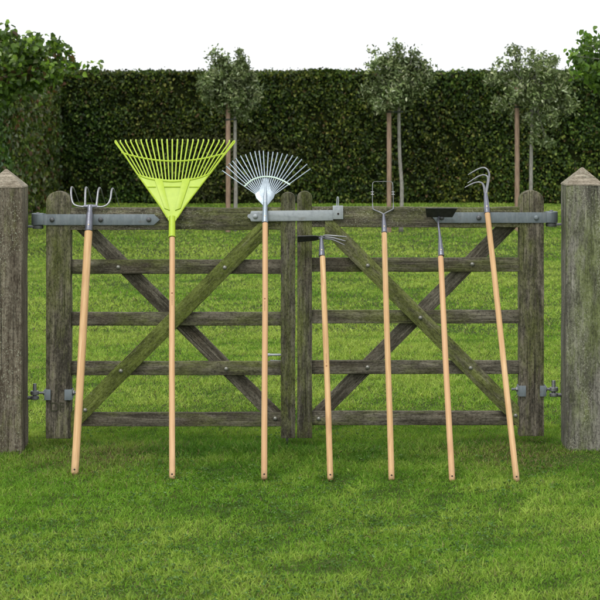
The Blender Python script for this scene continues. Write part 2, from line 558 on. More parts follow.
def leaves(name, P, N, L, Wd, C, mat, parent=None, world_loc=None, shape='leaf', droop=0.4, jitter=0.8):
    """P: centres, N: outward normals (n,3), L/Wd: leaf length and width arrays"""
    n = len(P)
    d = unit(rng.normal(size=(n, 3)) * jitter + N)            # leaf face normal
    down = np.array([0, 0, -1.0])[None, :] * droop + rng.normal(size=(n, 3)) * 0.6
    ax = unit(down - (down * d).sum(1, keepdims=True) * d)    # leaf axis
    sd_ = np.cross(ax, d)
    L = L[:, None]; Wd = Wd[:, None]
    fold = 0.22 * Wd
    b0 = P - ax * L * 0.5
    tip = P + ax * L * 0.5 - d * L * 0.12
    if shape == 'diamond':
        m1 = P - sd_ * Wd * 0.5 + d * fold * 0.5
        m2 = P + sd_ * Wd * 0.5 + d * fold * 0.5
        V = np.stack([b0, m1, tip, m2], 1)
        return strip_mesh(name, V, [(0, 1, 2), (0, 2, 3)], 4, C, mat, parent, world_loc)
    q = P - ax * L * 0.18; r = P + ax * L * 0.2
    V = np.stack([b0, q - sd_ * Wd * 0.5 + d * fold, r - sd_ * Wd * 0.42 + d * fold, tip,
                  r + sd_ * Wd * 0.42 + d * fold, q + sd_ * Wd * 0.5 + d * fold], 1)
    return strip_mesh(name, V, [(0, 1, 2, 3), (0, 3, 4, 5)], 6, C, mat, parent, world_loc)


def vnoise(P, scale, seed=0.0):
    """smooth noise in about -1..1 from summed sines: cheap and good for clumps"""
    rs = np.random.default_rng(int(seed * 1000) + 5)
    out = np.zeros(len(P))
    for o in range(4):
        for k in range(4):
            w = rs.normal(size=P.shape[1]) * scale * (1.9 ** o)
            out += np.sin(P @ w + rs.uniform(0, 6.28)) / (1.5 ** o)
    return out / 4.2


def palette(n, cols, weights):
    cols = np.array(cols); k = rng.choice(len(cols), n, p=np.array(weights) / sum(weights))
    return cols[k] * rng.uniform(0.75, 1.25, (n, 1)) * rng.uniform(0.94, 1.06, (n, 3))


# ------------------------------------------------------------------ hedges
HY = 35.6


def hedge(name, label, p0, p1, nrm, height, thick, per_m2, cols, wts, leaf=(0.055, 0.085), seed=1):
    """face from p0 to p1 (ground points, xy), outward normal nrm, foliage over a dark twiggy inside"""
    p0 = np.array(p0, float); p1 = np.array(p1, float); nrm = np.array(nrm, float)
    ln = np.linalg.norm(p1 - p0); ax = (p1 - p0) / ln
    root = empty(name, (*(p0 + p1) / 2, 0), label, 'hedge', 'clipped hedges round the lawn')
    # inside: displaced box
    bm = bmesh.new()
    nu = int(ln * 6); nv = int(height * 6)
    def pt(u, v, depth):
        q = p0 + ax * u - nrm * depth
        return Vector((q[0], q[1], v))
    grid = {}
    prof = [(0.05, 0.0)] + [(0.05, height * k / nv - 0.01) for k in range(1, nv + 1)] + [(thick * k / 3, height - 0.01) for k in range(1, 4)] + [(thick, 0)]
    for i in range(nu + 1):
        for j, (dp, v) in enumerate(prof):
            q = pt(ln * i / nu, v, dp)
            jit = noise.noise(Vector((q.x * 2.2, q.y * 2.2, q.z * 2.2))) * 0.07
            q += Vector((-nrm[0] * jit, -nrm[1] * jit, jit * 0.4 if v > 0.1 else 0))
            grid[i, j] = bm.verts.new(q - root.location)
    for i in range(nu):
        for j in range(len(prof) - 1):
            bm.faces.new((grid[i, j], grid[i + 1, j], grid[i + 1, j + 1], grid[i, j + 1]))
    bm.faces.new([grid[0, j] for j in range(len(prof))]); bm.faces.new([grid[nu, j] for j in range(len(prof))])
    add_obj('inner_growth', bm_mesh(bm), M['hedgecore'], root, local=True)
    # leaves on the face
    n = int(ln * height * per_m2)
    u = rng.uniform(0, ln, n); v = rng.uniform(0.03, height + 0.03, n)
    nz = vnoise(np.stack([u, v], 1), 2.6, seed)
    nz2 = vnoise(np.stack([u, v], 1), 9.0, seed + 0.3)
    keep = (nz * 0.5 + nz2 * 0.8 + rng.normal(size=n) * 0.35) > -0.55
    u, v, nz, nz2 = u[keep], v[keep], nz[keep], nz2[keep]; n = len(u)
    dep = nz * 0.03 + nz2 * 0.045 + rng.normal(size=n) * 0.03
    P = np.stack([p0[0] + ax[0] * u + nrm[0] * dep, p0[1] + ax[1] * u + nrm[1] * dep, v], 1)
    N = np.tile(np.array([nrm[0], nrm[1], 0.35]), (n, 1))
    # leaves on the top
    m = int(ln * thick * per_m2 * 0.5)
    u2 = rng.uniform(0, ln, m); t2 = rng.uniform(0, thick, m)
    top = height + vnoise(np.stack([u2, t2], 1), 3.0, seed + 0.6) * 0.04 + np.abs(rng.normal(size=m)) * 0.035
    P2 = np.stack([p0[0] + ax[0] * u2 - nrm[0] * t2, p0[1] + ax[1] * u2 - nrm[1] * t2, top], 1)
    P = np.concatenate([P, P2]); N = np.concatenate([N, np.tile([0, 0, 1.0], (m, 1))])
    C = palette(len(P), cols, wts)
    pn = vnoise(P[:, :3], 0.9, seed + 0.9)
    C *= (1 + 0.30 * pn)[:, None]
    C[:, 0] *= 1 + 0.25 * vnoise(P, 0.6, seed + 0.2)
    dry = np.clip(vnoise(P, 1.1, seed + 0.4) - 0.35, 0, 1)[:, None]          # browner, thinner patches
    C = C * (1 - 0.7 * dry) + np.array([0.075, 0.062, 0.030]) * 0.7 * dry
    L = rng.uniform(leaf[0], leaf[1], len(P))
    P = P - np.array([root.location.x, root.location.y, 0])
    o = leaves('foliage', P, N, L, L * rng.uniform(0.5, 0.72, len(P)), np.clip(C, 0.004, 1), M['leaf'], root, shape='leaf', jitter=0.85, droop=0.8)
    o.location = (0, 0, 0)
    return root


g_hedge = [(0.050, 0.088, 0.013), (0.030, 0.056, 0.010), (0.105, 0.150, 0.020), (0.19, 0.225, 0.045), (0.085, 0.062, 0.022), (0.014, 0.026, 0.006)]
hedge('clipped_hedge', 'long tall dark green clipped hedge running straight across the far end of the lawn', (-6.2, HY), (10.5, HY), (0, -1), 2.42, 1.2, 2100,
      g_hedge, [5, 5, 3, 1.3, 0.7, 3.5], leaf=(0.042, 0.078), seed=1)
hedge('clipped_hedge', 'shaggy hedge with red-brown tinted leaves, coming forward at the left edge of the lawn', (-4.52, HY - 0.03), (-4.52, 24.5), (1, 0), 2.40, 1.4, 1100,
      [(0.085, 0.14, 0.030), (0.055, 0.09, 0.022), (0.16, 0.22, 0.045), (0.19, 0.22, 0.14), (0.15, 0.085, 0.045), (0.035, 0.055, 0.015)], [4, 4, 3.4, 1.8, 1.8, 2],
      leaf=(0.07, 0.115), seed=2)


# ------------------------------------------------------------------ trees
def crown_leaves(center, radii, nclump, per, spread, shape_fn=None):
    """clumps of leaves through an ellipsoid; returns positions and outward directions"""
    d = unit(rng.normal(size=(nclump, 3)))
    r = rng.uniform(0.15, 1.0, nclump) ** 0.5
    lump = 1 + 0.36 * vnoise(d, 2.2, center[0] + 20)
    cl = d * (r * lump)[:, None] * np.array(radii)[None, :]
    P = np.repeat(cl, per, axis=0)
    P = P + np.clip(rng.normal(size=P.shape), -1.9, 1.9) * spread * np.repeat(rng.uniform(0.5, 1.3, nclump), per)[:, None]
    return P + np.array(center), unit(P / np.array(radii)), cl + np.array(center)


def limbs(bm, base, top, targets, r0, n=10):
    for t in targets[:n]:
        t = Vector(t)
        s = base.lerp(top, random.uniform(0.15, 0.9))
        mid = s.lerp(t, 0.5) + Vector((0, 0, -0.03))
        bm_tube(bm, catmull([s, mid, t], 3), [r0 * 0.5, r0 * 0.28, r0 * 0.12], 5)


def slim_tree(px, stake_px, crown_px, crown_py, hw, hh, label, slabel, stake_top, lean=0.0, zmin=None):
    Y = 26.9
    base = W(px, 232, Y); base.z = float(gz(base.x, base.y))
    root = empty('young_tree', base, label, 'tree', 'young silvery trees on the lawn')
    cc = W(crown_px, crown_py, Y)
    rx, rz = hw * Y / F, hh * Y / F
    top = Vector((cc.x * 0.4 + base.x * 0.6, Y, cc.z + rz * 0.5))
    crown0 = Vector((base.x + lean, Y, cc.z - rz * 0.7))
    bm = bmesh.new()
    pts = catmull([base - base, Vector((0.012, 0, 0.6)), Vector((lean * 0.6, 0.01, 1.1)), crown0 - base, top - base], 5)
    bm_tube(bm, pts, [0.034, 0.026, 0.024, 0.021, 0.008], 9)
    P, N, cl = crown_leaves((cc.x - base.x, 0, cc.z - base.z), (rx, rx * 0.9, rz), 150, 46, 0.052)
    limbs(bm, crown0 - base, top - base, cl, 0.02, 40)
    add_obj('trunk', bm_mesh(bm), M['bark'], root, local=True, smooth=True)
    n = len(P)
    C = palette(n, [(0.16, 0.21, 0.08), (0.25, 0.30, 0.14), (0.09, 0.13, 0.04), (0.40, 0.45, 0.28), (0.06, 0.085, 0.025)], [4, 3, 4, 2.0, 2])
    L = rng.uniform(0.045, 0.085, n)
    C *= (1 + 0.3 * vnoise(P, 5.0, 1.7))[:, None].clip(0.4, 1.6)
    leaves('crown', P, N * 0.5 + [0, 0, 0.4], L, L * rng.uniform(0.28, 0.42, n), C, M['leaf_silver'], root, shape='leaf', jitter=1.2, droop=0.1).location = (0, 0, 0)
    sb = W(stake_px, 232, Y - 0.05); sb.z = float(gz(sb.x, sb.y))
    st = empty('tree_stake', sb, slabel, 'stake', 'wooden stakes beside the young trees')
    bm = bmesh.new()
    zt = W(stake_px, stake_top, Y).z
    bm_tube(bm, [Vector((0, 0, -0.05)), Vector((0.003, 0, zt * 0.5)), Vector((0, 0, zt - 0.01)), Vector((0, 0, zt))], [0.034, 0.033, 0.032, 0.026], 12)
    auto_smooth(add_obj('pole', bm_mesh(bm), M['stake'], st, local=True))
    bm = bmesh.new()
    tz = zt - 0.28
    dx = base.x - sb.x
    bm_tube(bm, [Vector((-0.036, -0.02, tz)), Vector((0, -0.037, tz)), Vector((dx * 0.5, 0.0, tz)), Vector((dx, 0.02, tz)), Vector((dx + 0.03, 0.06, tz))], 0.012, 6, flat=0.5)
    add_obj('tree_tie', bm_mesh(bm), M['rubber'], st, local=True)
    return root


slim_tree(235, 228, 229, 82, 27, 32, 'young silvery tree behind the gap between the lime green rake and the steel rake',
          'brown round wooden stake just right of the lime green rake head, before the far hedge', 100)
slim_tree(401, 389, 398, 80, 28, 34, 'slender young tree whose pale stem rises just right of the wire weeder loop',
          'brown round wooden stake seen through the wire loop of the weeder', 92, lean=-0.03)
slim_tree(530, 517, 537, 90, 42, 40, 'widest young silvery tree, its stem behind the round-topped right hanging stile',
          'brown wooden stake between the three-pronged cultivator and the round-topped gate stile', 88, lean=0.03)


def side_tree(label, trunk_xy, cpx, cpy, Y, rxp, rzp, cols, wts, nclump, per, leafL, group='larger trees overhanging the lawn'):
    root = empty('broadleaf_tree', (trunk_xy[0], trunk_xy[1], 0), label, 'tree', group)
    cc = W(cpx, cpy, Y)
    bm = bmesh.new()
    c = cc - root.location
    bm_tube(bm, catmull([Vector((0, 0, -0.1)), Vector((0.05, 0, 1.2)), Vector((c.x * 0.3, c.y * 0.3, c.z + 0.35)), Vector((c.x * 0.9, c.y * 0.9, c.z + 0.25))], 6), [0.11, 0.09, 0.05, 0.015], 10)
    P, N, cl = crown_leaves(tuple(c), (rxp * Y / F, 0.55, rzp * Y / F), nclump, per, 0.065)
    limbs(bm, c * 0.45 + Vector((0, 0, 0.8)), c + Vector((0, 0, 0.2)), cl, 0.03, 50)
    add_obj('trunk', bm_mesh(bm), M['bark'], root, local=True, smooth=True)
    n = len(P)
    L = rng.uniform(leafL[0], leafL[1], n)
    leaves('crown', P, N * 0.3 + [0, -0.4, 0.5], L, L * rng.uniform(0.6, 0.8, n), palette(n, cols, wts), M['leaf_bright'], root, shape='leaf', jitter=0.9, droop=0.5).location = (0, 0, 0)
    return root


side_tree('tree with broad bright green leaves hanging over the hedge in the upper left corner', (-5.3, 23.0), 4, 68, 22.0, 84, 40,
          [(0.10, 0.17, 0.025), (0.17, 0.27, 0.04), (0.05, 0.09, 0.018), (0.26, 0.33, 0.15), (0.10, 0.065, 0.03)], [4, 2.2, 5, 0.8, 0.8], 190, 26, (0.05, 0.095))
side_tree('tree with fresh yellow-green leaves reaching into the upper right corner', (4.4, 20.0), 616, 62, 19.0, 38, 24,
          [(0.09, 0.17, 0.025), (0.15, 0.24, 0.04), (0.05, 0.095, 0.018)], [3, 2, 4], 90, 26, (0.045, 0.08))


# ------------------------------------------------------------------ boards
def board(name, a, b, width, yc, th, mat, parent, amp=0.0016, cut0=0.0, cut1=0.0, seed=0):
    """board in a plane Y = yc from a to b (x,z centre-line points); local X runs along it, so does the grain.
    cut0 / cut1: shear of the ends (metres of x per metre of width)"""
    a = Vector((a[0], 0, a[1])); b = Vector((b[0], 0, b[1]))
    d = b - a; ln = d.length
    ang = math.atan2(d.z, d.x)
    n = max(8, int(ln / 0.03))
    prof = []
    w, t = width / 2, th / 2
    bv = min(0.004, t * 0.3)
    for (sx, sz) in ((-1, -1), (1, -1), (1, 1), (-1, 1)):
        for k in range(3):
            a_ = {(-1, -1): 180, (1, -1): 270, (1, 1): 0, (-1, 1): 90}[(sx, sz)] + 45 * k
            prof.append((sx * (t - bv) + bv * math.cos(R(a_)), sz * (w - bv) + bv * math.sin(R(a_))))
    full = []
    for i in range(len(prof)):           # extra points along the long sides so the edge waver shows
        full.append(prof[i])
    bm = bmesh.new()
    rings = []
    sd0 = seed * 7.3 + a.x * 3 + a.z * 5
    for i in range(n + 1):
        x = ln * i / n
        tt = i / n
        ring = []
        up = noise.noise(Vector((x * 5, sd0, 0))) * amp + noise.noise(Vector((x * 19, sd0, 3))) * amp * 0.5
        dn = noise.noise(Vector((x * 5, sd0, 9))) * amp + noise.noise(Vector((x * 19, sd0, 12))) * amp * 0.5
        bow = noise.noise(Vector((x * 1.3, sd0, 20))) * amp * 0.9
        for (y, z) in full:
            zz = z + (up if z > 0 else dn)
            xx = x + (cut0 * z * (1 - tt) if cut0 else 0) + (cut1 * z * tt if cut1 else 0)
            ring.append(bm.verts.new((xx, y + bow, zz)))
        rings.append(ring)
    k = len(full)
    for i in range(n):
        for j in range(k):
            bm.faces.new((rings[i][j], rings[i][(j + 1) % k], rings[i + 1][(j + 1) % k], rings[i + 1][j]))
    bm.faces.new(rings[0][::-1]); bm.faces.new(rings[-1])
    o = add_obj(name, bm_mesh(bm), mat, parent, (a.x, yc, a.z), rot=(0, -ang, 0))
    return auto_smooth(o, 35)


def stile(name, x0, x1, z0, z1, yc, th, mat, parent, seed=0):
    """upright with a rounded head; local X is up"""
    w = (x1 - x0) / 2
    ln = z1 - z0
    poly = []
    n = 40
    def wob(s, side): return noise.noise(Vector((s * 6, side * 5.1, seed * 3.3))) * 0.002
    for i in range(n + 1):
        s = (ln - w * 0.85) * i / n
        poly.append((s, -w + wob(s, 1)))
    for k in range(1, 12):
        a = math.pi * k / 12
        poly.append((ln - w * 0.85 + w * 0.85 * math.sin(a), -w * math.cos(a)))
    for i in range(n, -1, -1):
        s = (ln - w * 0.85) * i / n
        poly.append((s, w + wob(s, 2)))
    bm = bmesh.new()
    A = [bm.verts.new((p[0], -th / 2, p[1])) for p in poly]
    B = [bm.verts.new((p[0], th / 2, p[1])) for p in poly]
    f1 = bm.faces.new(A); f2 = bm.faces.new(B[::-1])
    for i in range(len(poly)):
        j = (i + 1) % len(poly)
        bm.faces.new((A[i], B[i], B[j], A[j]))
    bmesh.ops.bevel(bm, geom=list(f1.edges) + list(f2.edges), offset=0.005, segments=2, affect='EDGES', profile=0.5)
    bmesh.ops.triangulate(bm, faces=[f for f in bm.faces if len(f.verts) > 4])
    o = add_obj(name, bm_mesh(bm), mat, parent, ((x0 + x1) / 2, yc, z0), rot=(0, R(-90), 0))
    return auto_smooth(o, 35)


def bolt_head(px, py, yf, parent, r=0.0105, mat=None, name='bolt_head', Y=None):
    """domed coach bolt on a face at yf looking towards the camera"""
    p = W(px, py, Y or yf)
    bm = bmesh.new()
    bm_lathe(bm, [(r * 1.02, 0.004), (r * 1.02, -0.001), (r * 0.85, -0.0045), (r * 0.5, -0.0072), (r * 0.12, -0.0082)], axis='Y', seg=16)
    return auto_smooth(add_obj(name, bm_mesh(bm), mat or M['bolt'], parent, (p.x, yf, p.z)), 50)


def gx_(px, Y=GY): return (px - 300) * Y / F
def gz_(py, Y=GY): return CAMH - (py - HZ) * Y / F


FS = GY - 0.0375      # front of the stiles and of the top rails


def gate(side):
    left = side == 'left'
    hx = (47, 71.5) if left else (518.6, 543)
    mx = (280.8, 295.3) if left else (297.2, 312)
    root = empty('field_gate', (gx_(hx[0] if left else hx[1]), GY, 0),
                 'left leaf of the weathered wooden double gate, five bars with crossed braces' if left else 'right leaf of the weathered wooden double gate, five bars with crossed braces',
                 'gate', 'leaves of the double gate')
    hs_ = stile('hanging_stile', gx_(hx[0]), gx_(hx[1]), gz_(437.5 if left else 435), gz_(191 if left else 190), GY, 0.075, M['stile'], root, 1 if left else 2)
    stile('meeting_stile', gx_(mx[0]), gx_(mx[1]), gz_(437), gz_(192 if left else 191), GY, 0.075, M['meet'], root, 3 if left else 4)
    r0, r1 = (hx[1], mx[0]) if left else (mx[1], hx[0])
    X0, X1 = gx_(r0) - 0.006, gx_(r1) + 0.006
    top = (207.5, 229.5) if left else (206.8, 226.8)
    board('top_rail', (X0, gz_(sum(top) / 2)), (X1, gz_(sum(top) / 2 - (0 if left else -0.5))), (top[1] - top[0]) * .005, GY, 0.068, M['top'], root, amp=0.004, seed=1 if left else 2)
    rows = [(259.5, 273.7), (312, 325.4), (361.2, 374.9), (412.2, 426)] if left else [(257.6, 271.6), (310, 323.2), (360.4, 373.7), (410.8, 424.8)]
    for k, (t, b_) in enumerate(rows):
        board('rail', (X0, gz_((t + b_) / 2)), (X1, gz_((t + b_) / 2)), (b_ - t) * .005, GY, 0.030, M['rail'], root, seed=k + (10 if left else 20))
    yb = GY + 0.0295      # back brace
    yf = GY - 0.0268      # front brace
    if left:
        board('brace', (gx_(75), gz_(219)), (gx_(278), gz_(419.5)), 0.073, yb, 0.026, M['rail_back'], root, seed=31)
        board('brace', (gx_(71.8), gz_(422.3)), (gx_(268.5), gz_(224)), 0.078, yf, 0.022, M['green'], root, seed=32, cut0=1.0, cut1=0.9)
        bolts = [(225, 267, 1), (226.3, 368.5, 0), (275.3, 418, 0), (121.5, 370, 1), (118.5, 267, 0), (86, 409, 1)]
    else:
        board('brace', (gx_(512), gz_(222)), (gx_(315), gz_(419)), 0.073, yb, 0.026, M['rail_back'], root, seed=33)
        board('brace', (gx_(325), gz_(222.5)), (gx_(518.3), gz_(416.5)), 0.078, yf, 0.022, M['halfgreen'], root, seed=34, cut0=-0.9, cut1=-1.0)
        bolts = [(367.5, 265, 1), (420, 317, 1), (470, 367, 1), (514.8, 414.4, 1), (367.5, 366.9, 0), (472, 264, 0), (318.6, 418.2, 0)]
    for (px, py, f) in bolts:
        bolt_head(px, py, yf - 0.011 if f else GY - 0.015, root, Y=GY)
    # hinge strap (front and back plates, rolled eye round the pin)
    zt, zb = gz_(213.8 if left else 211.9), gz_(224.6 if left else 222.4)
    zc = (zt + zb) / 2
    bm = bmesh.new()
    if left:
        xa, xb = gx_(44.5), gx_(160.5)
        poly = [(xa, zb), (xb - 0.03, zb), (xb, zc), (xb - 0.03, zt), (xa, zt)]
        eye = gx_(38.2)
    else:
        xa, xb = gx_(545.5), gx_(428)
        poly = [(xa, zb), (xb + 0.042, zb), (xb, zt), (xa, zt)]
        eye = gx_(551)
    bm_prism(bm, poly, FS - 0.0065, FS + 0.0005 - 0.001, 0.0012)
    bm_prism(bm, poly, GY + 0.0376, GY + 0.0436, 0.0012)
    dirx = -1 if left else 1
    xe0, xe1 = sorted((xa, eye))
    bm_box(bm, (xe0, GY - 0.043, zb + 0.001), (xe1, GY - 0.033, zt - 0.001), 0.0015)
    bm_box(bm, (xe0, GY + 0.034, zb + 0.001), (xe1, GY + 0.0425, zt - 0.001), 0.0015)
    bm_lathe(bm, [(0.031, zb - 0.001), (0.0325, zb + 0.002), (0.0325, zt), (0.030, zt + 0.003)], (eye, GY - 0.009, 0), 'Z', 24)
    strap = auto_smooth(add_obj('hinge_strap', bm_mesh(bm), M['strap'], root, (0, 0, 0)), 35)
    for px in ((53.2, 101.6, 149.5) if left else (535.2, 478, 441)):
        p = gz_(219.2 if left else 217.3)
        bm = bmesh.new()
        bm_lathe(bm, [(0.0125, 0.002), (0.0125, -0.002), (0.0105, -0.006), (0.006, -0.0085), (0.001, -0.0092)], axis='Y', seg=18)
        auto_smooth(add_obj('bolt_head', bm_mesh(bm), M['darkbolt'] if px != 535.2 else M['strap'], strap, (gx_(px), FS - 0.0065, p)), 50)
    # lower adjustable hinge: square plates and a threaded eye rod through the stile
    ly = 393.5 if left else 389.8
    for (a, b_) in (((46.3, 51.8), (65.6, 72.1)) if left else ((518.2, 524.8), (538.8, 544.2))):
        bm = bmesh.new()
        bm_box(bm, (gx_(a), FS - 0.012, gz_(ly + 5.3)), (gx_(b_), FS - 0.0005, gz_(ly - 5.3)), 0.0012)
        outer = gx_(b_) if a > 60 and left or (not left and a > 530) else gx_(a)
        s = 1 if outer == gx_(b_) else -1
        # wraps round the side of the stile
        bm_box(bm, (min(outer, outer + s * 0.004), FS - 0.011, gz_(ly + 5.1)), (max(outer, outer + s * 0.004), GY + 0.03, gz_(ly - 5.1)), 0.001)
        auto_smooth(add_obj('hinge_plate', bm_mesh(bm), M['strap'], root, (0, 0, 0)), 35)
    zl = gz_(ly - 1.2)
    inner = gx_(76.5) if left else gx_(511)
    pin = gx_(35.3) if left else gx_(553.2)
    bm = bmesh.new()
    bm_tube(bm, [Vector((pin + (0.018 if left else -0.018), GY - 0.02, zl)), Vector((inner, GY - 0.02, zl))], 0.0065, 12)
    s = 1 if left else -1
    for xn in ((gx_(45), gx_(74)) if left else (gx_(545.2), gx_(516.5))):
        bm_lathe(bm, [(0.0125, -0.006), (0.0135, -0.004), (0.0135, 0.004), (0.0125, 0.006)], (xn, GY - 0.02, zl), 'X', 6)
    bm_lathe(bm, [(0.019, -0.010), (0.022, -0.007), (0.022, 0.007), (0.019, 0.010)], (pin, GY - 0.02, zl), 'Z', 20)
    auto_smooth(add_obj('eye_bolt', bm_mesh(bm), M['iron'], root, (0, 0, 0)), 35)
    if left:
        # drop bolt below and small bolt rod on the meeting stile
        bm = bmesh.new()
        bm_tube(bm, [Vector((gx_(287), GY + 0.046, -0.06)), Vector((gx_(287), GY + 0.046, 0.42))], 0.0065, 10)
        bm_tube(bm, [Vector((gx_(287), GY + 0.046, 0.42)), Vector((gx_(270), GY + 0.046, 0.425))], 0.0055, 10)
        auto_smooth(add_obj('drop_bolt', bm_mesh(bm), M['iron'], root, (0, 0, 0)), 35)
        bm = bmesh.new()
        bm_tube(bm, [Vector((gx_(267.5), GY, gz_(354.8))), Vector((gx_(281.5), GY, gz_(354.8)))], 0.0055, 10)
        bm_lathe(bm, [(0.008, -0.01), (0.008, 0.008)], (gx_(268.5), GY, gz_(354.8)), 'X', 10)
        auto_smooth(add_obj('side_bolt', bm_mesh(bm), M['galv'], root, (0, 0, 0)), 35)
        # latch bar reaching over both meeting stiles
        bm = bmesh.new()
        x0, x1 = gx_(252), gx_(333)
        z0, z1 = gz_(221), gz_(210.6)
        zc = (z0 + z1) / 2
        poly = [(x0, z0), (x1, z0 + 0.005), (x1, z1 + 0.005), (x0, z1)]
        # ornamental rounded end
        poly += [(x0 - 0.006, z1 - 0.004), (x0 - 0.006, z1 - 0.014), (x0 - 0.019, z1 - 0.018), (x0 - 0.022, zc), (x0 - 0.019, z0 + 0.018), (x0 - 0.006, z0 + 0.014), (x0 - 0.006, z0 + 0.004)]
        bm_prism(bm, poly, FS - 0.0075, FS - 0.0008, 0.0012)
        lp = auto_smooth(add_obj('latch_bar', bm_mesh(bm), M['galv'], root, (0, 0, 0)), 35)
        bolt_head(255.6, 216, FS - 0.0075, lp, r=0.013, mat=M['galv'], Y=GY)
        # carved letters at the foot of the hanging stile
        for ch, px in (('D', 55.8), ('F', 62.6)):
            cu = bpy.data.curves.new('letter', 'FONT')
            cu.body = ch; cu.size = 0.066; cu.extrude = 0.0008; cu.align_x = 'CENTER'
            to = bpy.data.objects.new('tmp', cu); COL.objects.link(to)
            dg = bpy.context.evaluated_depsgraph_get()
            me_ = bpy.data.meshes.new_from_object(to.evaluated_get(dg))
            bpy.data.objects.remove(to)
            o = add_obj('carved_letter', me_, M['carve'], hs_, (0, 0, 0), local=True)
            # local frame of the stile: X up, so turn the letter upright in it
            p = Vector((gx_(px), FS - 0.0008, gz_(410.3)))
            o.matrix_local = hs_.matrix_basis.inverted() @ Matrix.Translation(p - root.location) @ Matrix.Rotation(R(90), 4, 'X')
    else:
        bm = bmesh.new()
        bm_box(bm, (gx_(332.6), FS - 0.012, gz_(218.7)), (gx_(343), FS - 0.0005, gz_(205.2)), 0.0015)
        k = auto_smooth(add_obj('latch_keep', bm_mesh(bm), M['galv'], root, (0, 0, 0)), 35)
        bm = bmesh.new()
        bm_lathe(bm, [(0.0055, 0.0005), (0.0055, -0.0012)], (gx_(338), FS - 0.012, gz_(213.3)), 'Y', 14)
        add_obj('keep_hole', bm_mesh(bm), M['hole'], k, (0, 0, 0))
        bm = bmesh.new()
        xp = gx_(337.3)
        bm_tube(bm, catmull([Vector((xp - 0.004, FS - 0.006, gz_(206))), Vector((xp - 0.002, FS - 0.006, gz_(198.5))), Vector((xp + 0.001, FS - 0.006, gz_(196.6))), Vector((xp + 0.005, FS - 0.006, gz_(198.5))), Vector((xp + 0.004, FS - 0.006, gz_(206)))], 5), 0.0026, 8)
        auto_smooth(add_obj('lift_pin', bm_mesh(bm), M['galv'], k, (0, 0, 0)), 35)
    return root


gate('left')
gate('right')


